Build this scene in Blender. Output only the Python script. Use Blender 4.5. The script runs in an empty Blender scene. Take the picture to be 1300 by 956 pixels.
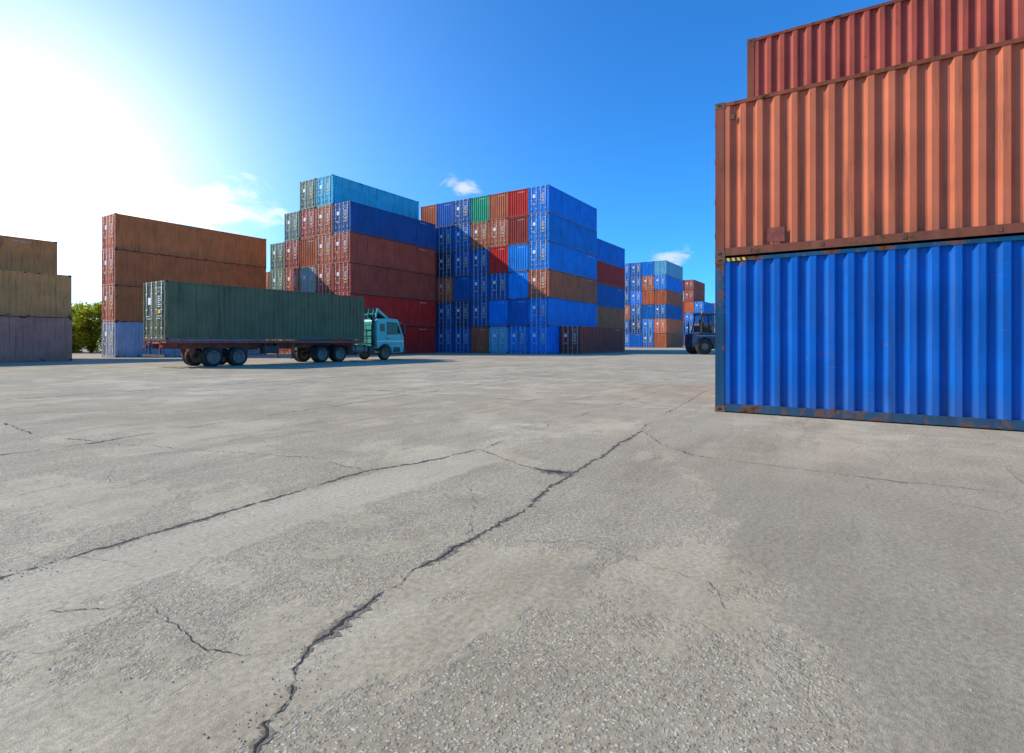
import bpy, math, random, bmesh
from mathutils import Vector, noise as mn
random.seed(7)
sc = bpy.context.scene
R = math.radians
sc.view_settings.view_transform = 'Standard'
sc.view_settings.look = 'None'
sc.view_settings.exposure = 0
sc.view_settings.gamma = 1

# ------------------------------------------------------------------ frame
HEAD = R(32.4)
F = Vector((math.cos(HEAD), math.sin(HEAD), 0))      # camera forward
RT = Vector((math.sin(HEAD), -math.cos(HEAD), 0))    # camera right
CAMH = 1.33

# ------------------------------------------------------------------ node helpers
class NT:
    def __init__(s, tree):
        s.t = tree; s.t.nodes.clear()
    def n(s, typ, **kw):
        nd = s.t.nodes.new(typ)
        for k, v in kw.items():
            setattr(nd, k, v)
        return nd
    def l(s, a, b): s.t.links.new(a, b)
    def _in(s, sock, v):
        if isinstance(v, bpy.types.NodeSocket): s.l(v, sock)
        else: sock.default_value = v
    def math(s, op, a, b=0.0, c=None, clamp=False):
        nd = s.n('ShaderNodeMath', operation=op); nd.use_clamp = clamp
        s._in(nd.inputs[0], a); s._in(nd.inputs[1], b)
        if c is not None: s._in(nd.inputs[2], c)
        return nd.outputs[0]
    def vmath(s, op, a, b=(0, 0, 0)):
        nd = s.n('ShaderNodeVectorMath', operation=op)
        s._in(nd.inputs[0], a); s._in(nd.inputs[1], b)
        return nd.outputs[1] if op in ('DOT_PRODUCT', 'LENGTH', 'DISTANCE') else nd.outputs[0]
    def noise(s, vec, scale, detail=4, rough=0.5, dist=0.0):
        nd = s.n('ShaderNodeTexNoise')
        s._in(nd.inputs['Vector'], vec)
        nd.inputs['Scale'].default_value = scale
        nd.inputs['Detail'].default_value = detail
        nd.inputs['Roughness'].default_value = rough
        nd.inputs['Distortion'].default_value = dist
        return nd.outputs['Fac']
    def mr(s, v, a, b, c=0.0, d=1.0, smooth=False):
        nd = s.n('ShaderNodeMapRange'); nd.clamp = True
        if smooth: nd.interpolation_type = 'SMOOTHSTEP'
        s._in(nd.inputs[0], v)
        for i, x in enumerate((a, b, c, d)): s._in(nd.inputs[i+1], x)
        return nd.outputs[0]
    def mix(s, f, a, b, blend='MIX'):
        nd = s.n('ShaderNodeMix', data_type='RGBA', blend_type=blend)
        s._in(nd.inputs[0], f)
        s._in(nd.inputs[6], a if isinstance(a, bpy.types.NodeSocket) else (*a[:3], 1))
        s._in(nd.inputs[7], b if isinstance(b, bpy.types.NodeSocket) else (*b[:3], 1))
        return nd.outputs[2]
    def mapping(s, vec, scale):
        nd = s.n('ShaderNodeMapping'); s.l(vec, nd.inputs[0])
        nd.inputs['Scale'].default_value = scale
        return nd.outputs[0]
    def scalecol(s, col, f):
        nd = s.n('ShaderNodeVectorMath', operation='SCALE')
        s._in(nd.inputs[0], col); s._in(nd.inputs['Scale'], f)
        return nd.outputs[0]

def newmat(name):
    m = bpy.data.materials.new(name); m.use_nodes = True
    t = NT(m.node_tree)
    out = t.n('ShaderNodeOutputMaterial'); b = t.n('ShaderNodeBsdfPrincipled')
    t.l(b.outputs[0], out.inputs[0])
    return m, t, b

def bump(t, b, h, strength, dist):
    bp = t.n('ShaderNodeBump'); bp.inputs['Strength'].default_value = strength
    bp.inputs['Distance'].default_value = dist
    t.l(h, bp.inputs['Height']); t.l(bp.outputs[0], b.inputs['Normal'])

def simple(name, col, rough=0.6, metal=0.0, var=0.25, scale=6.0, dirt=None):
    m, t, b = newmat(name)
    tc = t.n('ShaderNodeTexCoord')
    n = t.noise(tc.outputs['Object'], scale, 4, 0.6)
    f = t.mr(n, 0.3, 0.7, 1-var, 1+var)
    c = t.scalecol((*col,), f)
    if dirt:
        n2 = t.noise(tc.outputs['Object'], scale*0.7, 5, 0.7)
        c = t.mix(t.mr(n2, 0.5, 0.68, 0, 0.7), c, dirt)
    t.l(c, b.inputs['Base Color'])
    b.inputs['Roughness'].default_value = rough
    b.inputs['Metallic'].default_value = metal
    return m

# ------------------------------------------------------------------ container paint
def paint_mat(name, fixed=None, rustbias=0.0, chalk=0.12):
    m, t, b = newmat(name)
    tc = t.n('ShaderNodeTexCoord'); oi = t.n('ShaderNodeObjectInfo')
    off = t.scalecol((37.0, 53.0, 71.0), oi.outputs['Random'])
    co = t.vmath('ADD', tc.outputs['Object'], off)
    base = oi.outputs['Color'] if fixed is None else (*fixed,)
    n1 = t.noise(co, 0.9, 4, 0.6)
    c = t.scalecol(base, t.mr(n1, 0.3, 0.7, 0.82, 1.14))
    st = t.noise(t.mapping(co, (7, 7, 0.5)), 1.0, 4, 0.6)
    c = t.mix(t.mr(st, 0.52, 0.75, 0.0, chalk), c, (0.33, 0.29, 0.24))
    c = t.mix(t.mr(st, 0.47, 0.25, 0.0, 0.6), c, (0.03, 0.025, 0.02))
    sc1 = t.noise(t.mapping(co, (1.2, 1.2, 14)), 1.6, 4, 0.7)
    c = t.mix(t.mr(sc1, 0.66, 0.7, 0.0, 0.3), c, (0.20, 0.16, 0.13))
    sp = t.n('ShaderNodeSeparateXYZ'); t.l(tc.outputs['Object'], sp.inputs[0])
    edge = t.math('ADD', t.mr(sp.outputs[2], 0.05, 0.4, 0.07, 0.0), t.mr(sp.outputs[2], 2.6, 2.9, 0.0, 0.07))
    r = t.math('ADD', t.noise(co, 3.5, 8, 0.72), t.math('ADD', edge, rustbias))
    rf = t.mr(r, 0.65, 0.70)
    rc = t.mix(t.mr(r, .68, .8), (0.20, 0.07, 0.03), (0.045, 0.016, 0.009))
    c = t.mix(rf, c, rc)
    # road grime splashed on the lowest band
    c = t.mix(t.mr(sp.outputs[2], 0.0, 0.6, 0.22, 0.0), c, (0.12, 0.095, 0.07))
    t.l(c, b.inputs['Base Color'])
    t.l(t.mr(rf, 0, 1, 0.52, 0.85), b.inputs['Roughness'])
    b.inputs['Specular IOR Level'].default_value = 0.2
    h = t.math('ADD', n1, t.math('MULTIPLY', r, 0.12))
    bump(t, b, h, 0.5, 0.03)
    return m

M_PAINT = paint_mat('container_paint')
M_PAINTN = paint_mat('container_paint_fresh', chalk=0.07)
M_FRAME = paint_mat('container_frame_paint', rustbias=0.045)
M_FRBLUE = paint_mat('container_frame_petrol', (.004, .065, .14), rustbias=0.07)
M_FRORNG = paint_mat('container_frame_oxide', (.24, .06, .03), rustbias=0.07)
M_CAST = simple('corner_casting_rusty_steel', (0.16, 0.075, 0.045), 0.85, 0.0, 0.5, 14, (0.05, 0.03, 0.025))
M_ROD = simple('galvanised_steel', (0.68, 0.65, 0.60), 0.5, 0.0, 0.3, 8, (0.3, 0.2, 0.14))
M_WHITE = simple('white_marking', (0.78, 0.78, 0.75), 0.6, 0.0, 0.15, 5)
M_BLACK = simple('black_rubber_and_hole_shade', (0.02, 0.02, 0.02), 0.8, 0.0, 0.4, 9, (0.07, 0.06, 0.05))
M_YEL = simple('yellow_sticker', (0.75, 0.5, 0.03), 0.6, 0.0, 0.2, 9)
M_PATCH = simple('repair_patch_primer', (0.20, 0.04, 0.025), 0.7, 0.0, 0.3, 9, (0.3, .1, .05))
CMATS = [M_PAINT, M_FRAME, M_CAST, M_ROD, M_WHITE, M_BLACK, M_YEL, M_PATCH]

class MB:
    def __init__(s): s.v = []; s.f = []; s.m = []; s.sm = []
    def quad(s, pts, mat, sm=False):
        i = len(s.v); s.v += [tuple(p) for p in pts]
        s.f.append(tuple(range(i, i+len(pts)))); s.m.append(mat); s.sm.append(sm)
    def box(s, x0, x1, y0, y1, z0, z1, mat):
        i = len(s.v)
        s.v += [(x0,y0,z0),(x1,y0,z0),(x1,y1,z0),(x0,y1,z0),(x0,y0,z1),(x1,y0,z1),(x1,y1,z1),(x0,y1,z1)]
        for f in ((0,3,2,1),(4,5,6,7),(0,1,5,4),(1,2,6,5),(2,3,7,6),(3,0,4,7)):
            s.f.append(tuple(i+k for k in f)); s.m.append(mat); s.sm.append(False)
    def cyl(s, p0, p1, r, mat, n=8, r1=None):
        p0 = Vector(p0); p1 = Vector(p1); r1 = r if r1 is None else r1
        d = (p1-p0).normalized(); a = d.orthogonal().normalized(); b = d.cross(a)
        i = len(s.v)
        for k in range(n):
            w = 2*math.pi*k/n; o = a*math.cos(w)+b*math.sin(w)
            s.v.append(tuple(p0+o*r)); s.v.append(tuple(p1+o*r1))
        for k in range(n):
            j = (k+1) % n
            s.f.append((i+2*k, i+2*j, i+2*j+1, i+2*k+1)); s.m.append(mat); s.sm.append(True)
        s.f.append(tuple(i+2*k for k in range(n))[::-1]); s.m.append(mat); s.sm.append(False)
        s.f.append(tuple(i+2*k+1 for k in range(n))); s.m.append(mat); s.sm.append(False)
    def lathe(s, prof, cx, cy, cz, mats, n=28):
        i = len(s.v); P = len(prof)
        for k in range(n):
            w = 2*math.pi*k/n
            for (r, y) in prof:
                s.v.append((cx+r*math.cos(w), cy+y, cz+r*math.sin(w)))
        for k in range(n):
            j = (k+1) % n
            for q in range(P-1):
                s.f.append((i+k*P+q, i+k*P+q+1, i+j*P+q+1, i+j*P+q)); s.m.append(mats[q]); s.sm.append(True)
    def extr(s, prof, y0, y1, mat):
        i = len(s.v); n = len(prof)
        s.v += [(x, y0, z) for x, z in prof] + [(x, y1, z) for x, z in prof]
        s.f.append(tuple(range(i, i+n))); s.m.append(mat); s.sm.append(False)
        s.f.append(tuple(range(i+n, i+2*n))[::-1]); s.m.append(mat); s.sm.append(False)
        for k in range(n):
            j = (k+1) % n
            s.f.append((i+k, i+n+k, i+n+j, i+j)); s.m.append(mat); s.sm.append(False)
    def mesh(s, name, mats):
        me = bpy.data.meshes.new(name)
        me.from_pydata(s.v, [], s.f)
        for m in mats: me.materials.append(m)
        me.polygons.foreach_set('material_index', s.m)
        me.polygons.foreach_set('use_smooth', s.sm)
        me.validate(); me.update()
        bm = bmesh.new(); bm.from_mesh(me)
        bmesh.ops.recalc_face_normals(bm, faces=bm.faces)
        bm.to_mesh(me); bm.free()
        return me

def addobj(name, me, parent=None, loc=(0, 0, 0), rz=0.0):
    o = bpy.data.objects.new(name, me)
    sc.collection.objects.link(o)
    o.location = loc; o.rotation_euler = (0, 0, rz)
    if parent: o.parent = parent
    return o

def text_polys(txt, size):
    cu = bpy.data.curves.new('t', 'FONT'); cu.body = txt; cu.size = size; cu.resolution_u = 1
    ob = bpy.data.objects.new('t', cu); sc.collection.objects.link(ob)
    dg = bpy.context.evaluated_depsgraph_get(); dg.update()
    me = bpy.data.meshes.new_from_object(ob.evaluated_get(dg))
    vs = [v.co.copy() for v in me.vertices]; fs = [tuple(p.vertices) for p in me.polygons]
    bpy.data.objects.remove(ob); bpy.data.curves.remove(cu); bpy.data.meshes.remove(me)
    return vs, fs

def put_text(mb, txt, size, fn, mat):
    vs, fs = text_polys(txt, size)
    i = len(mb.v)
    mb.v += [tuple(fn(v.x, v.y)) for v in vs]
    for f in fs:
        mb.f.append(tuple(i+k for k in f)); mb.m.append(mat); mb.sm.append(False)

W, H = 2.438, 2.896
def container_mesh(name, L, code='TKRU 482913 7', sidetext=True, mats=None, extras=None, depth=0.045):
    mb = MB(); hx = L/2; hy = W/2
    for sx in (-1, 1):
        for sy in (-1, 1):
            def bx(a0, a1, b0, b1, z0, z1, mat):
                xs = sorted((sx*(hx-a0), sx*(hx-a1))); ys = sorted((sy*(hy-b0), sy*(hy-b1)))
                mb.box(xs[0], xs[1], ys[0], ys[1], z0, z1, mat)
            bx(0.004, 0.165, 0.004, 0.11, 0.118, H-0.118, 1)          # post
            for z0 in (0.0, H-0.118):
                bx(0.0, 0.178, 0.0, 0.162, z0, z0+0.118, 2)           # casting
                zc = z0+0.059
                xc = sx*(hx-0.089); yo = sy*(hy+0.0015)
                pts = [(xc+0.04*math.cos(w), yo, zc+0.028*math.sin(w)) for w in [k*math.pi/5 for k in range(10)]]
                mb.quad(pts, 5)  # flat black disc: shade inside the side casting hole, painted on
                yc = sy*(hy-0.085); xo = sx*(hx+0.0015)
                pts = [(xo, yc+0.032*math.cos(w), zc+0.038*math.sin(w)) for w in [k*math.pi/5 for k in range(10)]]
                mb.quad(pts, 5)  # same painted hole shade on the end face
    for sy in (-1, 1):
        ys = sorted((sy*(hy-0.006), sy*(hy-0.066)))
        mb.box(-hx+0.178, hx-0.178, ys[0], ys[1], H-0.085, H-0.02, 1)
        mb.box(-hx+0.178, hx-0.178, ys[0], ys[1], 0.035, 0.165, 1)
        ys2 = sorted((sy*(hy-0.002), sy*(hy-0.07)))
        mb.box(-hx+0.178, hx-0.178, ys2[0], ys2[1], 0.022, 0.035, 1)
        x = -hx+0.165; xe = hx-0.165
        yo = hy-0.014; yi = yo-depth
        n = int(round((xe-x-0.1)/0.278)); p = (xe-x-0.1)/n
        xs = [(x, yo)]; xx = x+0.05
        for k in range(n):
            xs += [(xx+p*0.16, yo), (xx+p*0.34, yi), (xx+p*0.66, yi), (xx+p*0.84, yo)]
            xx += p
        xs.append((xe, yo))
        for (xa, ya), (xb, yb) in zip(xs[:-1], xs[1:]):
            mb.quad([(xa, sy*ya, 0.16), (xb, sy*yb, 0.16), (xb, sy*yb, H-0.08), (xa, sy*ya, H-0.08)], 0)
        if sidetext:
            def fn(u, v, sy=sy):
                X = (hx-2.6)+u if sy < 0 else -(hx-2.6)-u
                return (X, sy*(hy-0.011), H-0.34+v)
            put_text(mb, code, 0.17, fn, 4)
    mb.box(-hx+0.1, hx-0.1, -hy+0.075, hy-0.075, H-0.05, H-0.03, 0)
    mb.box(-hx+0.1, hx-0.1, -hy+0.075, hy-0.075, 0.12, 0.16, 5)
    mb.box(hx-0.08, hx-0.006, -hy+0.162, hy-0.162, H-0.1, H-0.012, 1)
    mb.box(hx-0.08, hx-0.006, -hy+0.162, hy-0.162, 0.03, 0.17, 1)
    y = -hy+0.11; ye = hy-0.11; n = 8; p = (ye-y)/n
    ys = [(y, hx-0.02)]
    for k in range(n):
        ys += [(y+p*0.14, hx-0.02), (y+p*0.36, hx-0.065), (y+p*0.64, hx-0.065), (y+p*0.86, hx-0.02)]
        y += p
    ys.append((ye, hx-0.02))
    for (ya, xa), (yb, xb) in zip(ys[:-1], ys[1:]):
        mb.quad([(xa, ya, 0.16), (xb, yb, 0.16), (xb, yb, H-0.09), (xa, ya, H-0.09)], 0)
    put_text(mb, code, 0.13, lambda u, v: (hx-0.017, 0.0+u, H-0.36+v), 4)
    X = -hx
    mb.box(X+0.006, X+0.09, -hy+0.162, hy-0.162, H-0.11, H-0.006, 1)
    mb.box(X+0.006, X+0.09, -hy+0.162, hy-0.162, 0.02, 0.15, 1)
    for s2 in (-1, 1):
        y0 = 0.012; y1 = hy-0.125
        yy = [(y0, .03), (y0+.1, .03), (y0+.13, .055), (y0+.30, .055), (y0+.33, .03), (y0+.44, .03), (y0+.47, .055),
              (y0+.66, .055), (y0+.69, .03), (y0+.80, .03), (y0+.83, .055), (y1-.1, .055), (y1-.07, .03), (y1, .03)]
        for (ya, xa), (yb, xb) in zip(yy[:-1], yy[1:]):
            mb.quad([(X+xa, s2*ya, 0.17), (X+xb, s2*yb, 0.17), (X+xb, s2*yb, H-0.125), (X+xa, s2*ya, H-0.125)], 0)
        mb.box(*([X+0.022, X+0.031] + sorted((s2*y0, s2*y1)) + [0.165, 0.25]), 0)
        mb.box(*([X+0.022, X+0.031] + sorted((s2*y0, s2*y1)) + [H-0.21, H-0.122]), 0)
        for yr in (0.26, 0.83):
            mb.cyl((X+0.012, s2*yr, 0.06), (X+0.012, s2*yr, H-0.05), 0.025, 3, 6)
            for zc in (0.07, H-0.09, 0.55, 1.45, 2.25):
                mb.box(X-0.012, X+0.03, s2*yr-0.06, s2*yr+0.06, zc, zc+0.07, 3)
        ys_ = sorted((s2*0.26, s2*0.70)); mb.box(X-0.014, X+0.0, ys_[0], ys_[1], 1.02, 1.06, 3)
        ys_ = sorted((s2*0.83, s2*0.40)); mb.box(X-0.014, X+0.0, ys_[0], ys_[1], 1.14, 1.18, 3)
        for zc in (0.35, 1.0, 1.75, 2.45):
            ys_ = sorted((s2*(y1-0.07), s2*(hy-0.02))); mb.box(X-0.008, X+0.02, ys_[0], ys_[1], zc, zc+0.11, 1)
    mb.box(X+0.033, X+0.06, -0.012, 0.012, 0.17, H-0.12, 5)
    put_text(mb, code, 0.14, lambda u, v: (X+0.021, -0.10-u*0.92, H-0.38+v), 4)
    put_text(mb, '45G1', 0.12, lambda u, v: (X+0.021, -0.34-u, H-0.55+v), 4)
    for k, wdt in enumerate((0.34, 0.28, 0.36, 0.22, 0.34, 0.3)):
        mb.box(X+0.017, X+0.021, -0.36-wdt, -0.36, H-0.78-0.10*k, H-0.74-0.10*k, 4)
    mb.box(X+0.017, X+0.021, 0.38, 0.70, 1.75, 2.1, 4)
    mb.box(X+0.017, X+0.021, -0.66, -0.4, 1.3, 1.48, 6)
    if extras: extras(mb, hx, hy)
    return mb.mesh(name, mats or CMATS)

def ex_blue(mb, hx, hy):
    x = hx-0.18
    for k in range(9):
        a = x-0.045*k
        mb.quad([(a, hy-0.003, H-.08), (a-.045, hy-0.003, H-.08), (a-.025, hy-0.003, H-.025), (a+.02, hy-0.003, H-.025)], 6 if k % 2 else 5)
def ex_orange(mb, hx, hy):
    x = -(hx-1.06)
    mb.box(x-.16, x+.12, -hy+.004, -hy+.0125, .2, .46, 7)
    mb.box(-(hx-.34), -(hx-.26), -hy-.004, -hy+.0125, 2.55, 2.64, 2)
    for k in range(6):
        xx = -(hx-.6-1.15*k); mb.box(xx-.03, xx+.03, -hy-.002, -hy+.0055, .06, .12, 2)

ME40 = [container_mesh('container_40ft_a', 12.192, 'TKRU 482913 7'), container_mesh('container_40ft_b', 12.192, 'BLSU 730562 1', False)]
ME45 = container_mesh('container_45ft', 13.2, 'GVTU 915504 2', False)
mats = list(CMATS); mats[0] = M_PAINTN; mats[1] = M_FRBLUE
ME_BL = container_mesh('container_40ft_blue', 12.192, 'MZLU 208831 4', False, mats, ex_blue, 0.058)
mats = list(CMATS); mats[0] = M_PAINTN; mats[1] = M_FRORNG
ME_OR = container_mesh('container_40ft_orange', 12.192, 'MZLU 118264 9', False, mats, ex_orange, 0.056)

C = dict(blue=(.002,.12,.42), bb=(.001,.22,.72), navy=(.01,.06,.20), sky=(.05,.54,.68), red=(.60,.022,.015),
         brown=(.44,.075,.04), orange=(.70,.17,.06), rust=(.53,.13,.05), green=(.015,.34,.17), gg=(.18,.27,.18),
         grey=(.42,.43,.39), teal=(.05,.34,.32), lblue=(.16,.44,.66), olive=(.52,.20,.06), dred=(.33,.04,.03))

def container(a, b, z, col, me=None, L=12.192, axis='x', flip=False, j=0.02):
    me = me or random.choice(ME40)
    a += random.uniform(-j, j)*1.5; b += random.uniform(-j, j)*0.6
    if axis == 'x':
        loc = (a+L/2, b+W/2, z); rz = math.pi if flip else 0
    else:
        loc = (a+W/2, b+L/2, z); rz = -math.pi/2 if flip else math.pi/2
    o = addobj('shipping_container', me, None, loc, rz)
    c = Vector(C[col] if isinstance(col, str) else col)
    k = random.uniform(0.84, 1.14) if j else 1
    o.color = (min(c.x*k, .9), min(c.y*k*random.uniform(.9, 1.08), .9), min(c.z*k, .9), 1)
    return o

HP = 2.9; CP = 2.5
# --- right, near stack (long side faces the yard)
container(10.7, 2.26-12.192, 0.0, (.0005,.105,.44), ME_BL, axis='y', j=0)
container(10.7, 2.26-12.192, HP, (.53,.145,.065), ME_OR, axis='y', flip=True, j=0)
container(14.28, 2.27-12.192, 0.0, 'brown', axis='y', j=0)
container(14.28, 2.27-12.192, HP, 'blue', axis='y', j=0)
container(14.28, 2.27-12.192, 2*HP, (.40,.085,.048), ME_OR, axis='y', j=0)

def block(a, b, cols, flips=None, me=None, L=12.192):
    for ci, col in enumerate(cols):
        for li, c in enumerate(col):
            fl = random.random() < 0.22
            if flips and (ci, li) in flips: fl = flips[(ci, li)]
            container(a, b+ci*CP, li*HP, c, me, L, flip=fl)

# --- centre block
block(49.05, 26.65, [
    ['bb', 'bb', 'rust', 'bb', 'bb', 'bb'],
    ['bb', 'blue', 'bb', 'bb', 'dred', 'red'],
    ['lblue', 'bb', 'blue', 'red', 'rust', 'rust'],
    ['rust', 'blue', 'blue', 'blue', 'rust', 'green'],
    ['blue', 'navy', 'blue', 'blue', 'blue', 'blue'],
    ['blue', 'blue', 'rust', 'navy', 'blue', 'blue'],
    ['blue', 'brown', 'blue', 'rust', 'bb', 'rust'],
], flips={(0,5):False,(0,4):False,(1,5):True,(1,4):True,(3,5):True,(2,3):True,(2,1):True,(1,3):True,(1,2):True,(1,1):True,(0,0):False,(0,1):False,(0,2):False,(0,3):False})
block(62.0, 28.0, [
    ['brown', 'rust', 'blue', 'red', 'bb'],
    ['blue', 'rust', 'blue', 'brown', 'bb'],
    ['blue', 'blue', 'blue', 'brown', 'bb'],
    ['blue', 'blue', 'blue', 'red', 'blue', 'brown'],
    ['blue', 'blue', 'blue', 'red', 'blue', 'brown']])
container(51.3, 24.12, 0, (.42,.06,.045), ME40[0])

# --- block behind the lorry
block(34.9, 40.1, [
    ['red', 'red', 'brown', 'brown', (.01,.085,.30)],
    ['navy', 'brown', 'brown', 'rust', 'rust', 'sky'],
    ['blue', 'teal', 'grey', 'rust', 'brown', 'gg'],
    ['rust', 'gg', 'rust', 'brown', 'gg'],
    ['brown', 'rust', 'gg', 'gg'],
    ['brown', 'blue', 'rust'],
    ['brown', 'brown']],
    flips={(0,4):False,(1,5):False,(2,5):False,(3,4):False,(0,3):False,(0,2):False,(1,4):False,(1,3):False})
# --- block on the left with 45ft boxes
block(19.7, 50.15, [
    [(.46,.44,.58), (.72,.18,.05), (.70,.16,.045), (.74,.19,.05)]], me=ME45, L=13.2,
    flips={(0,0):False,(0,1):False,(0,2):False,(0,3):False})
# --- far left
for i, b0 in enumerate((45.1, 47.6)):
    for l, c in enumerate([(.66,.22,.16), (.80,.27,.09)]):
        container(15.2-12.192, b0, l*HP, c); container(15.2-25.0, b0, l*HP, 'rust')
for l, c in enumerate(['rust', 'olive', (.85,.27,.07)]):
    container(16.0-12.192, 50.1, l*HP, c); container(16.0-24.9, 50.1, l*HP, 'rust')
# --- far blocks on the right
block(107.6, 32.0, [
    ['rust', 'orange', 'blue', 'rust', 'bb', 'lblue'],
    ['blue', 'bb', 'blue', 'rust', 'rust', 'bb'],
    ['blue', 'navy', 'blue', 'bb', 'blue', 'blue'],
    ['bb', 'blue', 'rust', 'blue', 'blue', 'bb'],
    ['rust', 'blue', 'blue', 'blue', 'bb', 'blue'],
    ['blue', 'blue', 'rust', 'blue', 'blue']])
block(145.0, 33.4, [
    ['bb', 'rust', 'blue', 'bb'],
    ['rust', 'blue', 'bb', 'orange', 'brown', 'brown'],
    ['blue', 'blue', 'brown', 'brown', 'grey', 'dred'],
    ['blue', 'blue', 'blue', 'brown', 'blue']])
block(196.0, 38.0, [
    ['blue', 'bb', 'rust', 'blue'], ['rust', 'bb', 'navy', 'blue', 'brown'],
    ['blue', 'bb', 'navy', 'blue', 'gg'], ['blue', 'bb', 'navy', 'blue', 'brown']])
block(196.0, 20.0, [['blue', 'rust', 'navy'], ['blue', 'red', 'grey'], ['blue', 'rust', 'navy'], ['blue', 'rust']])

# ------------------------------------------------------------------ ground
gm, t, b = newmat('weathered_concrete')
geo = t.n('ShaderNodeNewGeometry'); P = geo.outputs['Position']
sep = t.n('ShaderNodeSeparateXYZ'); t.l(P, sep.inputs[0]); px, py = sep.outputs[0], sep.outputs[1]
big = t.noise(P, 0.16, 5, 0.6, 0.4)
med = t.noise(P, 1.3, 6, 0.68, 0.2)
fine = t.noise(P, 30, 4, 0.75)
grain = t.noise(P, 210, 2, 0.7)
c = t.mix(t.mr(big, 0.35, 0.65), (0.46, 0.37, 0.235), (0.60, 0.50, 0.345))
c = t.mix(t.mr(med, 0.42, 0.70, 0, 0.62), c, (0.335, 0.265, 0.17))
wob = t.math('MULTIPLY', t.math('SUBTRACT', t.noise(P, 0.9, 7, 0.7), 0.5), 1.7)
strk = t.noise(t.mapping(P, (0.35, 3.0, 1)), 1.0, 5, 0.6)
c = t.mix(t.mr(strk, 0.45, 0.75, 0, 0.5), c, (0.62, 0.52, 0.37))
stn = t.noise(t.mapping(t.vmath('ADD', P, (31, 17, 0)), (0.25, 1.1, 1)), 1.0, 6, 0.72)
c = t.mix(t.mr(stn, 0.53, 0.70, 0, 0.55), c, (0.23, 0.185, 0.125))
bd = t.math('ADD', t.math('SUBTRACT', t.math('ADD', t.math('MULTIPLY', px, 0.41), -0.85), py), wob)
dark = t.math('MULTIPLY', t.mr(bd, -0.02, 0.12, 0, 1, True), t.mr(px, 5.6, 7.4, 1.0, 0.25))
c = t.mix(t.math('MULTIPLY', dark, 0.48), c, (0.27, 0.225, 0.16))
# band of smooth pale repair mortar beside the long joint
bn = t.math('ABSOLUTE', t.math('ADD', t.math('SUBTRACT', py, 3.72), t.math('MULTIPLY', wob, 0.35)))
band = t.math('MULTIPLY', t.mr(bn, 0.32, 0.42, 1, 0, True), t.mr(px, 4.7, 5.6, 1, 0))
c = t.mix(t.math('MULTIPLY', band, 0.42), c, (0.57, 0.48, 0.34))
smooth = t.math('SUBTRACT', 1.0, t.math('MAXIMUM', band, t.math('MULTIPLY', dark, 0.85)))
az = t.noise(t.vmath('ADD', P, (11.3, 4.1, 0)), 0.55, 8, 0.72, 0.3)
azm = t.math('MULTIPLY', t.mr(az, 0.46, 0.50, 0, 1, True), smooth)
c = t.mix(t.math('MULTIPLY', azm, 0.26), c, (0.28, 0.225, 0.15))
vor = t.n('ShaderNodeTexVoronoi'); vor.inputs['Scale'].default_value = 75
t.l(t.vmath('ADD', P, t.scalecol((0.02, 0.02, 0.0), fine)), vor.inputs['Vector'])
vs = t.n('ShaderNodeSeparateColor'); t.l(vor.outputs['Color'], vs.inputs[0])
peb = t.mix(vs.outputs[0], (0.18, 0.14, 0.095), (0.80, 0.69, 0.52))
show = t.math('GREATER_THAN', vs.outputs[1], 0.4)
pebf = t.math('MULTIPLY', t.math('MULTIPLY', t.mr(vor.outputs['Distance'], 0.4, 0.55, 1, 0.0), azm), show)
c = t.mix(t.math('MULTIPLY', pebf, 0.7), c, peb)
c = t.scalecol(c, t.mr(fine, 0.3, 0.7, 0.72, 1.26))
c = t.scalecol(c, t.mr(grain, 0.25, 0.75, 0.6, 1.4))
# hairline map cracking
v2 = t.n('ShaderNodeTexVoronoi'); v2.feature = 'DISTANCE_TO_EDGE'; v2.inputs['Scale'].default_value = 0.75
t.l(t.vmath('ADD', P, t.vmath('ADD', t.scalecol((0.55, 0.0, 0.0), med), t.scalecol((0.0, 0.5, 0.0), strk))), v2.inputs['Vector'])
hair = t.math('MULTIPLY', t.mr(v2.outputs['Distance'], 0.001, 0.004, 1, 0), t.mr(big, 0.45, 0.54, 0.0, 0.6))
c = t.mix(hair, c, (0.09, 0.07, 0.05))
t.l(c, b.inputs['Base Color']); b.inputs['Roughness'].default_value = 0.9
b.inputs['Specular IOR Level'].default_value = 0.2
hgt = t.math('ADD', t.math('MULTIPLY', pebf, 0.5),
             t.math('ADD', t.math('MULTIPLY', fine, 0.5), t.math('ADD', t.math('MULTIPLY', med, 2.5), t.math('ADD', t.math('MULTIPLY', grain, 0.45), t.math('MULTIPLY', azm, -0.6)))))
bump(t, b, hgt, 0.8, 0.009)
mb = MB(); S = 3000
mb.quad([(-S, -S, 0), (S, -S, 0), (S, S, 0), (-S, S, 0)], 0)
addobj('ground', mb.mesh('ground', [gm]))

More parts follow.
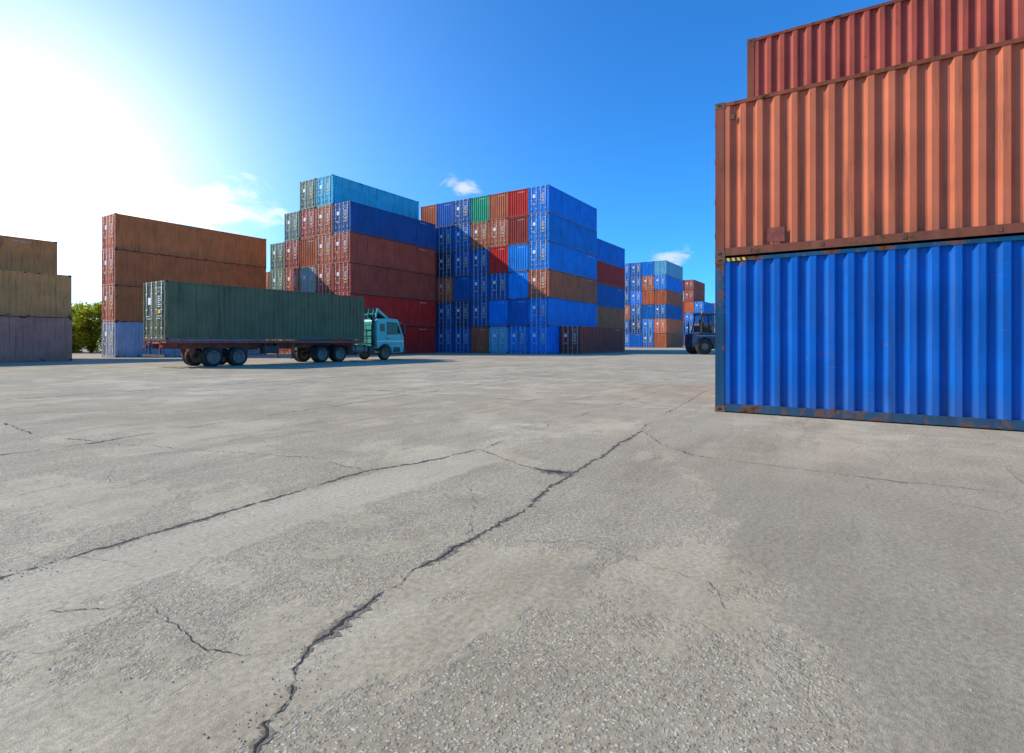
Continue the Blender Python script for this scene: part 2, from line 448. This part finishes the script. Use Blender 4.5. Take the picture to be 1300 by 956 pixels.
# cracks (jagged ribbons)
M_CRK = simple('crack_dirt', (0.045, 0.034, 0.025), 0.95, 0, 0.5, 40)
M_SPALL = simple('crack_spall', (0.19, 0.15, 0.105), 0.95, 0, 0.5, 45, (0.42, 0.35, 0.24))
cr = MB()
def crack(pts, w, wander=0.05, step=0.012, seed=0, gap=0.0, z=0.004, mat=0, wmin=0.15, fade=12):
    L = []
    for p, q in zip(pts[:-1], pts[1:]):
        p = Vector((*p, 0)); q = Vector((*q, 0)); n = max(2, int((q-p).length/step))
        for k in range(n): L.append(p.lerp(q, k/n))
    L.append(Vector((*pts[-1], 0)))
    prev = None
    N = len(L)
    for k, p in enumerate(L):
        d = (L[min(k+9, N-1)]-L[max(k-9, 0)]).normalized(); nr = Vector((-d.y, d.x, 0))
        s = k*step+seed*17.3
        off = (mn.noise(Vector((s*1.3, seed, 0)))*.8+mn.noise(Vector((s*5, seed, 3)))*0.6+mn.noise(Vector((s*16, seed, 5)))*0.38+mn.noise(Vector((s*41, seed, 5)))*0.2)*wander
        ww = w*max(wmin, 0.5+1.0*mn.noise(Vector((s*2.1, 9, seed)))+0.9*mn.noise(Vector((s*13, 9, seed)))+.5*mn.noise(Vector((s*37, 9, seed))))
        if gap and mn.noise(Vector((s*0.8, 2, seed))) < gap-0.5: ww = 0
        tp = min(1, min(k+1, N-1-k)/fade+0.05); ww *= tp
        e1 = ww*(0.4+0.5*random.random()); e2 = ww*(0.4+0.5*random.random())
        a = p+nr*(off+e1); c_ = p+nr*(off-e2); a.z = c_.z = z
        if prev and ww > 0 and prev[2] > 0:
            cr.quad([prev[0], prev[1], c_, a], mat)
        prev = (a, c_, ww)
cA = [(.2,3.98),(.96,4.03),(1.5,4.10),(2.09,4.12),(2.82,4.16),(3.9,4.24),(4.45,4.04),(5.45,3.92)]
cB = [(1.0,1.62),(1.34,1.83),(1.52,2.0),(1.95,2.09),(2.46,2.17),(2.92,2.17),(3.94,2.27),(4.97,2.42),(5.9,2.5),(7.83,2.69)]
crack(cA, .013, .05, seed=1, fade=25); crack(cB, .013, .06, seed=2, fade=10)
crack(cA, .05, .05, seed=1, z=0.002, mat=1, fade=25, wmin=0); crack(cB, .06, .06, seed=2, z=0.002, mat=1, wmin=0.0)
crack([(5.45,3.92),(7.2,4.1),(9.5,4.2),(14,4.4)], .010, .08, seed=21, gap=.42)
crack([(7.9,2.75),(10.5,3.0),(16.2,3.5)], .012, .08, seed=22, gap=.4)
crack([(5.45,3.9),(5.2,3.5),(5.0,3.17),(4.9,2.73),(4.97,2.43)], .013, .05, seed=3)
crack([(1.52,2.0),(1.31,2.2),(1.28,2.46),(1.33,2.99),(1.0,3.4)], .005, .05, seed=4)
crack([(4.9,2.80),(4.88,2.6),(4.93,2.42)], .09, .03, seed=5, z=0.005)
crack([(4.9,2.85),(4.88,2.6),(4.93,2.35)], .18, .03, seed=5, z=0.0025, mat=1)
crack([(7.83,2.69),(6.9,2.1),(6.47,1.61),(6.35,.6),(6.3,-1.2),(6.3,-4)], .010, .07, seed=6, gap=0.25)
crack([(2.92,2.17),(3.5,2.6),(3.9,2.9),(4.2,3.4)], .004, .08, seed=7, gap=.3)
crack([(3.9,4.24),(4.0,5.2),(3.6,6.6),(3.1,8.4)], .008, .1, seed=33, gap=.35)
crack([(-3,8.3),(0,8.4),(3.1,8.42),(4.6,8.7),(9,9.2),(16.5,10.2),(30,11)], .024, .08, seed=8, gap=.3)
crack([(3.1,8.42),(2.9,10),(3.2,14),(3.0,20)], .022, .1, seed=9, gap=.35)
crack([(10.6,3.0),(10.4,5),(10.5,9.3),(10.3,16),(10.5,24)], .024, .1, seed=10, gap=.35)
crack([(16.3,3.5),(16.2,10),(16.4,20),(16.3,30)], .034, .12, seed=11, gap=.3)
crack([(24,-6),(24.2,4.7),(24,16),(24.3,36)], .045, .12, .04, seed=12, gap=.25)
crack([(-2,16),(8,16.3),(20,16.1),(40,16.5)], .045, .12, .04, seed=13, gap=.25)
crack([(34,-6),(34.2,8),(34,36)], .05, .12, .05, seed=15, gap=.25)
crack([(2.4,.3),(3.1,.7),(3.3,1.5),(2.92,2.17)], .004, .1, seed=16, gap=.35)
addobj('pavement_cracks', cr.mesh('pavement_cracks', [M_CRK, M_SPALL]))

# scattered grit: one mesh
M_GRIT = simple('grit', (0.42, 0.35, 0.26), 0.9, 0, 0.6, 3)
g = MB()
for k in range(3600):
    if random.random() < 0.6:
        cc = random.choice([cA, cB]); i = random.randrange(len(cc)-1); p, q = cc[i:i+2]
        u = random.random(); x = p[0]+(q[0]-p[0])*u+random.gauss(0, .08); y = p[1]+(q[1]-p[1])*u+random.gauss(0, .08)
    else:
        r = 1.5+11*random.random()**1.4; w = HEAD+random.uniform(-.9, .9); x = r*math.cos(w); y = r*math.sin(w)
    s = random.uniform(.001, .004)*random.choice((1, 1, 1.6))
    top = Vector((x+random.uniform(-s, s)*.4, y+random.uniform(-s, s)*.4, s*0.9+.002))
    ring = [Vector((x+s*math.cos(w2)*random.uniform(.7, 1.2), y+s*math.sin(w2)*random.uniform(.7, 1.2), 0)) for w2 in (0, 1.3, 2.5, 3.8, 5.1)]
    for q1, q2 in zip(ring, ring[1:]+ring[:1]): g.quad([q1, q2, top], 0)
addobj('loose_gravel', g.mesh('loose_gravel', [M_GRIT]))

# ------------------------------------------------------------------ lorry
M_TYRE = simple('tyre_rubber', (0.025, 0.022, 0.02), 0.85, 0, 0.3, 10, (0.09, 0.075, 0.055))
M_RIM = simple('wheel_rim_paint', (0.24, 0.19, 0.15), 0.6, 0.1, 0.3, 12, (0.12, 0.08, 0.05))
M_CHAS = simple('chassis_red_oxide', (0.30, 0.085, 0.055), 0.75, 0, 0.35, 5, (0.08, 0.05, 0.04))
M_FRM = simple('tractor_frame', (0.05, 0.048, 0.045), 0.7, 0, 0.3, 6, (0.13, 0.1, 0.075))
M_CAB = simple('cab_teal_paint', (0.08, 0.48, 0.45), 0.35, 0, 0.12, 3, (0.09, 0.34, 0.31))
M_CABD = simple('cab_dark_trim', (0.03, 0.05, 0.055), 0.5, 0, 0.2, 5)
M_GLASS = simple('window_glass', (0.015, 0.02, 0.025), 0.06, 0, 0.1, 2)
M_LAMPR = simple('lamp_red', (0.5, 0.02, 0.015), 0.3, 0, 0.1, 4)
M_LAMPW = simple('lamp_clear', (0.8, 0.8, 0.75), 0.2, 0, 0.1, 4)
truck = bpy.data.objects.new('semi_trailer_truck', None); sc.collection.objects.link(truck)
TR = R(-2.2)
truck.location = (13.24, 29.5, 0); truck.rotation_euler = (0, 0, TR)

def wheel(mb, x, yc, r=0.5, w=0.27, side=-1, steer=False):
    o = side
    hw = w/2
    dish = 0.10 if not steer else -0.02
    prof = [(0.0, o*(hw-0.16+dish-0.10)), (0.10, o*(hw-0.16+dish-0.10)), (0.12, o*(hw-0.13+dish-0.10)), (0.15, o*(hw-0.15)), (0.26, o*(hw-0.12)),
            (0.285, o*(hw-0.01)), (0.31, o*(hw)), (0.33, o*(hw+.005)), (0.42, o*(hw+0.012)), (r-0.02, o*(hw-0.015)), (r, o*(hw-0.05)),
            (r, -o*(hw-0.05)), (r-0.02, -o*(hw-0.015)), (0.33, -o*hw), (0.28, -o*(hw-0.02)), (0.0, -o*(hw-0.1))]
    mats = [1, 1, 1, 1, 1, 1, 1, 0, 0, 0, 0, 0, 0, 1, 1]
    mb.lathe(prof, x, yc, r, mats)
    for k in range(8):
        w2 = k*math.pi/4
        cx = x+0.2*math.cos(w2); cz = r+0.2*math.sin(w2)
        mb.cyl((cx, yc+o*(hw-0.15), cz), (cx, yc+o*(hw-0.10), cz), 0.018, 1, 6)

wh = MB()
for x in (2.34, 3.69):
    for s in (-1, 1):
        wheel(wh, x, s*1.07, side=s); wheel(wh, x, s*0.77, side=s)
    wh.cyl((x, -1.0, .5), (x, 1.0, .5), 0.08, 0)
for x in (8.96, 10.28):
    for s in (-1, 1):
        wheel(wh, x, s*1.07, side=s); wheel(wh, x, s*0.77, side=s)
    wh.cyl((x, -1.0, .5), (x, 1.0, .5), 0.09, 0)
for s in (-1, 1): wheel(wh, 14.1, s*1.03, side=s, steer=True)
addobj('wheels', wh.mesh('wheels', [M_TYRE, M_RIM]), truck)

ch = MB()
for s in (-1, 1):
    y = s*0.48
    ch.box(0.15, 8.6, y-0.07, y+0.07, 1.30, 1.325, 0); ch.box(0.15, 8.6, y-0.012, y+0.012, .96, 1.30, 0); ch.box(0.15, 8.6, y-0.07, y+0.07, .935, .96, 0)
    ch.extr([(8.6, .935), (9.2, 1.17), (12.25, 1.17), (12.25, 1.32), (8.6, 1.322)], y-0.05, y+0.05, 0)
    ch.box(0.05, 12.25, s*1.16-0.03, s*1.16+0.03, 1.22, 1.36, 0)
for x in [0.1, 1.3, 2.6, 3.9, 5.2, 6.5, 7.8, 9.4, 10.8, 12.1]:
    ch.box(x, x+0.12, -1.125, -0.56, 1.24, 1.34, 0); ch.box(x, x+0.12, 0.56, 1.125, 1.24, 1.34, 0); ch.box(x, x+0.12, -0.40, 0.40, 1.2, 1.34, 0)
for x in (0.05, 12.02):
    ch.box(x, x+0.14, -1.24, 1.24, 1.365, 1.395, 0)
for x in (1.6, 3.01, 4.45):
    for s in (-1, 1): ch.extr([(x-.14, .93), (x+.14, .93), (x+.05, .55), (x-.05, .55)], s*.48-.06, s*.48+.06, 0)
for xc in (2.34, 3.69):
    for s in (-1, 1):
        for k in range(4): ch.box(xc-.55+.1*k, xc+.55-.1*k, s*.48-.045, s*.48+.045, .60+.03*k, .625+.03*k, 1)
ch.box(0.0, 0.1, -1.2, 1.2, 0.55, 0.67, 1)
for s in (-1, 1):
    ch.box(0.03, 0.1, s*.6-.04, s*.6+.04, .67, 1.0, 1)
    ch.box(0.05, 0.15, s*.52-.04+s*.1, s*.52+.04+s*.1, 1.0, 1.24, 1)
    ch.box(-.03, 0.04, s*.92-.2, s*.92+.2, .98, 1.12, 1); ch.box(-.045, -.03, s*.92-.18, s*.92+.18, 1.0, 1.10, 2)
for s in (-1, 1):
    ch.box(7.1, 7.25, s*.82-.07, s*.82+.07, .55, 1.24, 0); ch.box(7.13, 7.22, s*.82-.045, s*.82+.045, .32, .55, 1)
    ch.box(7.02, 7.33, s*.82-.13, s*.82+.13, .29, .32, 1)
    ch.cyl((7.2, s*.82, .9), (7.9, s*.6, 1.22), .025, 1)
ch.cyl((7.17, -.82, .9), (7.17, .82, .9), .03, 1)
ch.box(5.2, 6.1, -1.1, -.62, .62, 1.05, 1); ch.box(5.25, 5.3, -1.05, -.65, 1.05, 1.24, 1); ch.box(6.0, 6.05, -1.05, -.65, 1.05, 1.24, 1)
ch.cyl((4.6, 0, .95), (5.4, 0, .95), .13, 1, 12)
addobj('trailer_chassis', ch.mesh('trailer_chassis', [M_CHAS, M_FRM, M_LAMPR]), truck)

fr = MB()
for s in (-1, 1):
    fr.box(8.3, 15.6, s*.42-.04, s*.42+.04, .70, .95, 0)
fr.extr([(9.1, .96), (9.2, 1.16), (10.2, 1.16), (10.35, .96)], -.45, .45, 0)
for s in (-1, 1):
    for xc in (8.96, 10.28):
        pts = [(xc+.58*math.cos(w), .5+.58*math.sin(w)) for w in [R(25+13*k) for k in range(11)]]
        pts2 = [(xc+.60*math.cos(w), .5+.60*math.sin(w)) for w in [R(25+13*k) for k in range(11)]]
        fr.extr(pts+pts2[::-1], s*.92-.3, s*.92+.3, 1)
fr.cyl((11.3, -.86, .78), (12.55, -.86, .78), .30, 2, 20)
fr.box(11.5, 11.55, -1.17, -.55, .47, 1.09, 0); fr.box(12.3, 12.35, -1.17, -.55, .47, 1.09, 0)
fr.box(11.3, 12.3, .55, 1.1, .5, 1.05, 0)
fr.box(12.7, 13.2, -1.12, -.6, .5, 1.0, 0)
fr.box(11.2, 13.2, -.5, .5, .96, .985, 2)
for y in (-.9, -.3, .3, .9): fr.box(13.08, 13.12, y-.02, y+.02, .95, 2.45, 2)
for z in (1.5, 2.0, 2.42): fr.box(13.06, 13.10, -.95, .95, z, z+.04, 2)
fr.cyl((13.15, -1.0, .9), (13.15, -1.0, 2.75), .09, 3, 12); fr.box(13.03, 13.27, -1.12, -.88, 2.75, 2.98, 3)
fr.cyl((13.15, 1.0, .9), (13.15, 1.0, 3.1), .07, 0, 10)
for y in (-.2, 0, .2):
    pp = [Vector((13.05, y, 1.55)), Vector((12.7, y*1.3, 1.2)), Vector((12.4, y*1.4, 1.15)), Vector((12.2, y, 1.35))]
    for p, q in zip(pp[:-1], pp[1:]): fr.cyl(p, q, .018, 4, 6)
addobj('tractor_frame', fr.mesh('tractor_frame', [M_FRM, M_BLACK, M_RIM, M_CABD, M_LAMPR]), truck)

cb = MB()
prof = [(13.35, .98), (13.33, 2.72), (13.45, 2.86), (14.4, 2.93), (15.2, 2.88), (15.36, 2.78), (15.80, 1.78), (15.88, 1.55), (15.9, .62), (15.82, .5), (14.80, .48)]
prof += [(14.1+.66*math.cos(w), .5+.62*math.sin(w)) for w in [R(8+16*k) for k in range(10)]]
cb.extr(prof, -1.17, 1.17, 0)
me = cb.mesh('cab_body', [M_CAB])
cab = addobj('cab_body', me, truck)
bv = cab.modifiers.new('bevel', 'BEVEL'); bv.width = 0.05; bv.segments = 3; bv.limit_method = 'ANGLE'; bv.angle_limit = R(35)
ct = MB()
for s in (-1, 1):
    def slab(pts, ya, yb, mat): ct.extr(pts, min(ya, yb), max(ya, yb), mat)
    slab([(14.28, 1.78), (14.28, 2.66), (15.18, 2.64), (15.30, 2.5), (15.58, 1.82)], s*1.165, s*1.176, 1)
    slab([(14.34, 1.84), (14.34, 2.60), (15.14, 2.58), (15.25, 2.46), (15.50, 1.87)], s*1.17, s*1.181, 2)
    slab([(14.80, 1.84), (14.80, 2.6), (14.83, 2.6), (14.83, 1.84)], s*1.17, s*1.186, 1)
    slab([(13.62, 2.0), (13.62, 2.52), (14.05, 2.52), (14.05, 2.0)], s*1.165, s*1.178, 2)
    for (xa, za, xb, zb) in ((14.2, 1.12, 14.215, 2.72), (15.62, 1.0, 15.635, 1.8), (14.215, 1.11, 15.62, 1.125)):
        slab([(xa, za), (xb, za), (xb, zb), (xa, zb)], s*1.165, s*1.174, 1)
    slab([(14.3, 1.5), (14.5, 1.5), (14.5, 1.55), (14.3, 1.55)], s*1.165, s*1.2, 1)
    slab([(13.4, 1.28), (13.4, 1.36), (15.84, 1.36), (15.84, 1.28)], s*1.165, s*1.173, 4)
    slab([(14.85, .55), (14.85, .9), (15.5, .9), (15.5, .55)], s*1.165, s*1.185, 1)
    slab([(14.9, .62), (14.9, .66), (15.45, .66), (15.45, .62)], s*1.17, s*1.25, 3)
    ct.cyl((15.5, s*1.17, 2.62), (15.62, s*1.42, 2.58), .018, 1, 6); ct.cyl((15.6, s*1.17, 1.85), (15.62, s*1.42, 1.95), .018, 1, 6)
    ct.box(15.57, 15.65, s*1.43-.1, s*1.43+.1, 1.95, 2.5, 1)
def wsp(tv, y, o=0.012):
    x = 15.80+(15.36-15.80)*tv; z = 1.78+(2.78-1.78)*tv; return (x+o*.91, y, z+o*.4)
ct.quad([wsp(.06, -1.05), wsp(.06, 1.05), wsp(.93, .98), wsp(.93, -.98)], 2)
ct.box(15.86, 15.915, -.7, .7, 1.0, 1.4, 1); ct.box(15.82, 16.02, -1.2, 1.2, .48, .78, 3)
for s in (-1, 1): ct.box(15.88, 15.93, s*.92-.15, s*.92+.15, .85, 1.05, 5)
for s in (-1, 1):
    ct.extr([(14.75, 2.93), (13.72, 3.60), (13.60, 3.60), (13.45, 2.92), (13.55, 2.92), (13.68, 3.40), (14.45, 2.93)], s*.85-.02, s*.85+.02, 0)
ct.quad([(14.8, -.87, 2.95), (14.8, .87, 2.95), (13.66, .87, 3.62), (13.66, -.87, 3.62)], 0)
ct.quad([(14.78, -.87, 2.935), (14.78, .87, 2.935), (13.64, .87, 3.605), (13.64, -.87, 3.605)], 1)
ct.box(13.6, 13.64, -.83, .83, 3.2, 3.25, 0)
for y in (-.5, 0, .5): ct.cyl((13.5, y, 2.9), (13.64, y, 3.58), .02, 0, 6)
ct.cyl((15.0, -.9, 2.85), (14.9, -.9, 3.5), .01, 1, 5)
addobj('cab_fittings', ct.mesh('cab_fittings', [M_CAB, M_CABD, M_GLASS, M_FRM, M_WHITE, M_LAMPW]), truck)
cargo = addobj('cargo_container', ME40[1], truck, (6.096+.03, 0, 1.40), 0)
cargo.color = (.13, .15, .08, 1)

# ------------------------------------------------------------------ container handler / forklift
M_FB = simple('forklift_blue', (0.010, 0.028, 0.065), 0.4, 0, 0.2, 3, (0.03, 0.03, 0.035))
M_FL = simple('forklift_light_stripe', (0.12, 0.32, 0.45), 0.4, 0, 0.2, 3)
fk = bpy.data.objects.new('container_forklift', None); sc.collection.objects.link(fk)
fk.location = (57.8, 11.6, 0); fk.rotation_euler = (0, 0, math.atan2(RT.y, RT.x)+R(8))
f1 = MB()
f1.extr([(-3.2, .75), (-3.3, 1.2), (-3.2, 2.0), (-2.9, 2.15), (-1.0, 2.15), (.6, 1.7), (2.4, 1.7), (2.4, .7), (.9, .6), (-1.5, .6), (-1.6, .95), (-1.9, 1.5), (-2.45, 1.7), (-3.0, 1.45), (-3.1, .8)], -1.3, 1.3, 0)
f1.box(-3.27, -1.2, -1.315, -1.3, 1.8, 1.9, 1); f1.box(-3.27, -1.2, 1.3, 1.315, 1.8, 1.9, 1)
f1.box(-1.4, .4, -1.45, -1.3, .5, .62, 2); f1.box(-1.4, .4, 1.3, 1.45, .5, .62, 2)
f1.box(-1.2, -.4, -1.42, -1.305, .62, 1.2, 2)
me = f1.mesh('body', [M_FB, M_FL, M_FRM]); bo = addobj('body', me, fk)
bv = bo.modifiers.new('b', 'BEVEL'); bv.width = .04; bv.segments = 2; bv.limit_method = 'ANGLE'
f2 = MB()
for s in (-1, 1):
    f2.cyl((-2.75, s*.9, 2.15), (-2.35, s*.9, 3.95), .06, 0); f2.cyl((-.75, s*.9, 2.1), (-.95, s*.9, 3.95), .06, 0); f2.cyl((-1.6, s*.9, 2.15), (-1.6, s*.9, 3.95), .05, 0)
    f2.box(-2.5, -.85, s*.9-.03, s*.9+.03, 2.85, 2.92, 0)
f2.box(-2.55, -.7, -1.0, 1.0, 3.95, 4.05, 0)
for k in range(6): f2.box(-2.5+.3*k, -2.42+.3*k, -.95, .95, 4.05, 4.09, 0)
f2.box(-2.1, -1.3, -.35, .35, 2.2, 2.75, 0); f2.extr([(-2.15, 2.6), (-1.95, 2.6), (-2.1, 3.5), (-2.25, 3.5)], -.3, .3, 0)
f2.cyl((-1.0, 0, 2.2), (-1.25, 0, 3.0), .03, 0)
f2.box(-2.5, -2.47, -.85, .85, 2.2, 2.9, 0)
f2.cyl((-2.4, -.6, 4.05), (-2.4, -.6, 4.27), .06, 2, 8)
f2.cyl((-3.0, 1.0, 2.1), (-3.0, 1.0, 3.3), .07, 0, 8)
addobj('cab', f2.mesh('fcab', [M_FRM, M_GLASS, M_YEL]), fk)
f3 = MB()
for s in (-1, 1):
    wheel(f3, -2.45, s*1.1, r=.78, w=.5, side=s); wheel(f3, 1.9, s*1.25, r=.85, w=.55, side=s)
addobj('wheels', f3.mesh('fwheels', [M_TYRE, M_RIM]), fk)
f4 = MB()
for s in (-1, 1):
    f4.box(2.75, 3.05, s*.75-.1, s*.75+.1, .3, 6.2, 0); f4.box(3.05, 3.2, s*.5-.08, s*.5+.08, .3, 6.0, 0)
    f4.box(3.35, 5.2, s*.6-.1, s*.6+.1, .25, .36, 0)
for z in (.5, 2.4, 4.2, 6.1): f4.box(2.8, 3.0, -.65, .65, z, z+.14, 0)
f4.box(3.2, 3.35, -1.1, 1.1, .25, 1.3, 0)
f4.cyl((.5, 0, 1.6), (2.75, 0, 3.0), .08, 1)
addobj('mast', f4.mesh('mast', [M_FB, M_ROD]), fk)

# ------------------------------------------------------------------ trees
M_BARK = simple('bark', (0.10, 0.075, 0.05), 0.9, 0, 0.4, 8)
lm, t, b = newmat('leaves')
geo = t.n('ShaderNodeNewGeometry')
n1 = t.noise(geo.outputs['Position'], 0.9, 3, 0.6)
rnd = t.noise(geo.outputs['Position'], 9, 2, 0.5)
c = t.mix(t.mr(n1, .35, .65), (0.20, 0.26, 0.012), (0.48, 0.46, 0.02))
c = t.scalecol(c, t.mr(rnd, .3, .7, .6, 1.4))
t.l(c, b.inputs['Base Color']); b.inputs['Roughness'].default_value = 0.55
tr = t.n('ShaderNodeBsdfTranslucent'); t.l(t.scalecol(c, 1.5), tr.inputs[0])
ms = t.n('ShaderNodeMixShader'); ms.inputs[0].default_value = .5
out = [n for n in t.t.nodes if n.type == 'OUTPUT_MATERIAL'][0]
t.l(b.outputs[0], ms.inputs[1]); t.l(tr.outputs[0], ms.inputs[2]); t.l(ms.outputs[0], out.inputs[0])

def leaf(mb, p, s, mat):
    d1 = Vector((random.gauss(0, 1), random.gauss(0, 1), random.gauss(0, .6))).normalized(); d2 = d1.orthogonal().normalized()
    d2 = (d2*math.cos(random.random()*6)+d1.cross(d2)*math.sin(random.random()*6)).normalized()
    mb.quad([p-d1*s, p+d2*s*.5, p+d1*s, p-d2*s*.5], mat)

def tree_mesh(name, h, rad, seed, n=11000):
    random.seed(seed); mb = MB()
    th = h*.35
    mb.cyl((0, 0, 0), (.1, .05, th), .16, 0, 9, .1)
    cl = []
    for k in range(40):
        w = random.random()*6.28; r = rad*math.sqrt(random.random())*.85; z = h*random.uniform(.08, .88)
        r *= math.sin(math.pi*min(1, max(.2, (z/h)*.75+.15)))**.5
        c_ = Vector((r*math.cos(w), r*math.sin(w), z)); cl.append((c_, random.uniform(.5, 1.05)))
        st = Vector((.1, .05, th*random.uniform(.6, 1)))
        mid = st.lerp(c_, .5)+Vector((0, 0, .2)); mb.cyl(st, mid, .05, 0, 5, .03); mb.cyl(mid, c_, .03, 0, 5, .01)
    for k in range(n):
        c_, r = random.choice(cl)
        d = Vector((random.gauss(0, 1), random.gauss(0, 1), random.gauss(0, .8))).normalized()*r*random.uniform(.35, 1.1)
        q = c_+d; q.z = max(q.z, .1)
        leaf(mb, q, random.uniform(.08, .17), 1)
    return mb.mesh(name, [M_BARK, lm])
tm = [tree_mesh('broadleaf_tree_a', 5.6, 2.8, 3), tree_mesh('broadleaf_tree_b', 5.2, 2.6, 5)]
base = F*62 - RT*48.4
for k, off in enumerate((-9.5, -5.2, -2.2, 0.4, 2.9, 5.6, 9.5, 13)):
    o = addobj('broadleaf_tree', tm[k % 2], None, base+RT*off+F*(1.5*math.sin(k*2.1)), k*1.3)
    o.scale = (1, 1, (.9, 1.1, 1.0, 1.14, .96, 1.1, 1.1, 1)[k])
random.seed(11)
tl = MB()
for k in range(16000):
    s = random.uniform(-150, 420)
    hgt = 5+3.5*abs(mn.noise(Vector((s*.05, 1, 0))))+2*mn.noise(Vector((s*.3, 4, 0)))
    p = Vector((s, 150+random.gauss(0, 1.5), max(0.1, hgt*random.random()**.6)))
    leaf(tl, p, random.uniform(.4, .9), 0)
addobj('distant_tree_line', tl.mesh('distant_tree_line', [lm]))

# ------------------------------------------------------------------ sun + sky
ang = R(84)
Sh = (F*math.cos(ang) - RT*math.sin(ang)).normalized()
EL = R(33)
S = Sh*math.cos(EL)+Vector((0, 0, math.sin(EL)))
sd = bpy.data.lights.new('sun', 'SUN'); sd.energy = 5.0; sd.angle = R(.5); sd.color = (1, .91, .73)
so = bpy.data.objects.new('sun', sd); sc.collection.objects.link(so)
so.rotation_euler = (-S).to_track_quat('-Z', 'Y').to_euler(); so.location = S*80

w = bpy.data.worlds.new('World'); sc.world = w; w.use_nodes = True
t = NT(w.node_tree)
out = t.n('ShaderNodeOutputWorld')
sky = t.n('ShaderNodeTexSky'); sky.sky_type = 'NISHITA'; sky.sun_disc = False
sky.sun_elevation = EL; sky.sun_rotation = math.atan2(Sh.x, Sh.y)
sky.air_density = 1.0; sky.dust_density = 0.4; sky.ozone_density = 3.0; sky.altitude = 0
tint = t.vmath('MULTIPLY', sky.outputs[0], (0.34, 1.30, 2.25))
tc = t.n('ShaderNodeTexCoord'); D = t.vmath('NORMALIZE', tc.outputs['Generated'])
def dirv(x, d, z): return (RT*x+F*d+Vector((0, 0, z))).normalized()
cn = t.noise(t.mapping(D, (1, 1, 2.2)), 13, 9, 0.62, 0.3)
cl = None
for (x, z, rr, k) in ((-370, 165, .20, .9), (-60, 193, .085, 1.0), (200, 105, .10, .8), (-480, 165, .15, 1.0), (60, 60, .12, .7)):
    dv = t.vmath('MULTIPLY', t.vmath('SUBTRACT', D, tuple(dirv(x, 690, z))), (1, 1, 2.4))
    m_ = t.math('MULTIPLY', t.mr(t.vmath('LENGTH', dv), 0.0, rr, 1.0, 0.0), k)
    cl = m_ if cl is None else t.math('MAXIMUM', cl, m_)
cf = t.mr(t.math('ADD', t.math('MULTIPLY', cn, 1.0), t.math('MULTIPLY', cl, 0.45)), 0.68, 0.95, 0.0, 0.75, True)
cf = t.math('MULTIPLY', cf, t.mr(cl, 0.0, 0.15))
skyc = t.mix(cf, tint, (8.0, 8.3, 8.6))
bg = t.n('ShaderNodeBackground'); t.l(skyc, bg.inputs[0]); bg.inputs[1].default_value = 0.11
dt = t.math('MAXIMUM', t.vmath('DOT_PRODUCT', D, tuple(dirv(-640, 690, 190))), 0.0)
g1 = t.math('MULTIPLY', t.math('POWER', dt, 38.0), 1.25)
g2 = t.math('MULTIPLY', t.math('POWER', dt, 8.0), 0.37)
bg1 = t.n('ShaderNodeBackground'); bg1.inputs[0].default_value = (1, .72, .25, 1); t.l(g1, bg1.inputs[1])
bg2 = t.n('ShaderNodeBackground'); bg2.inputs[0].default_value = (.74, .82, .62, 1); t.l(g2, bg2.inputs[1])
a1 = t.n('ShaderNodeAddShader'); a2 = t.n('ShaderNodeAddShader')
t.l(bg.outputs[0], a1.inputs[0]); t.l(bg1.outputs[0], a1.inputs[1])
t.l(a1.outputs[0], a2.inputs[0]); t.l(bg2.outputs[0], a2.inputs[1]); t.l(a2.outputs[0], out.inputs[0])

# ------------------------------------------------------------------ camera
cd = bpy.data.cameras.new('camera'); cd.sensor_width = 36; cd.lens = 36*690/1300; cd.shift_y = -45/1300
cd.clip_start = 0.05; cd.clip_end = 6000
co = bpy.data.objects.new('camera', cd); sc.collection.objects.link(co)
co.location = (0, 0, CAMH); co.rotation_euler = (R(90), 0, HEAD-R(90))
sc.camera = co
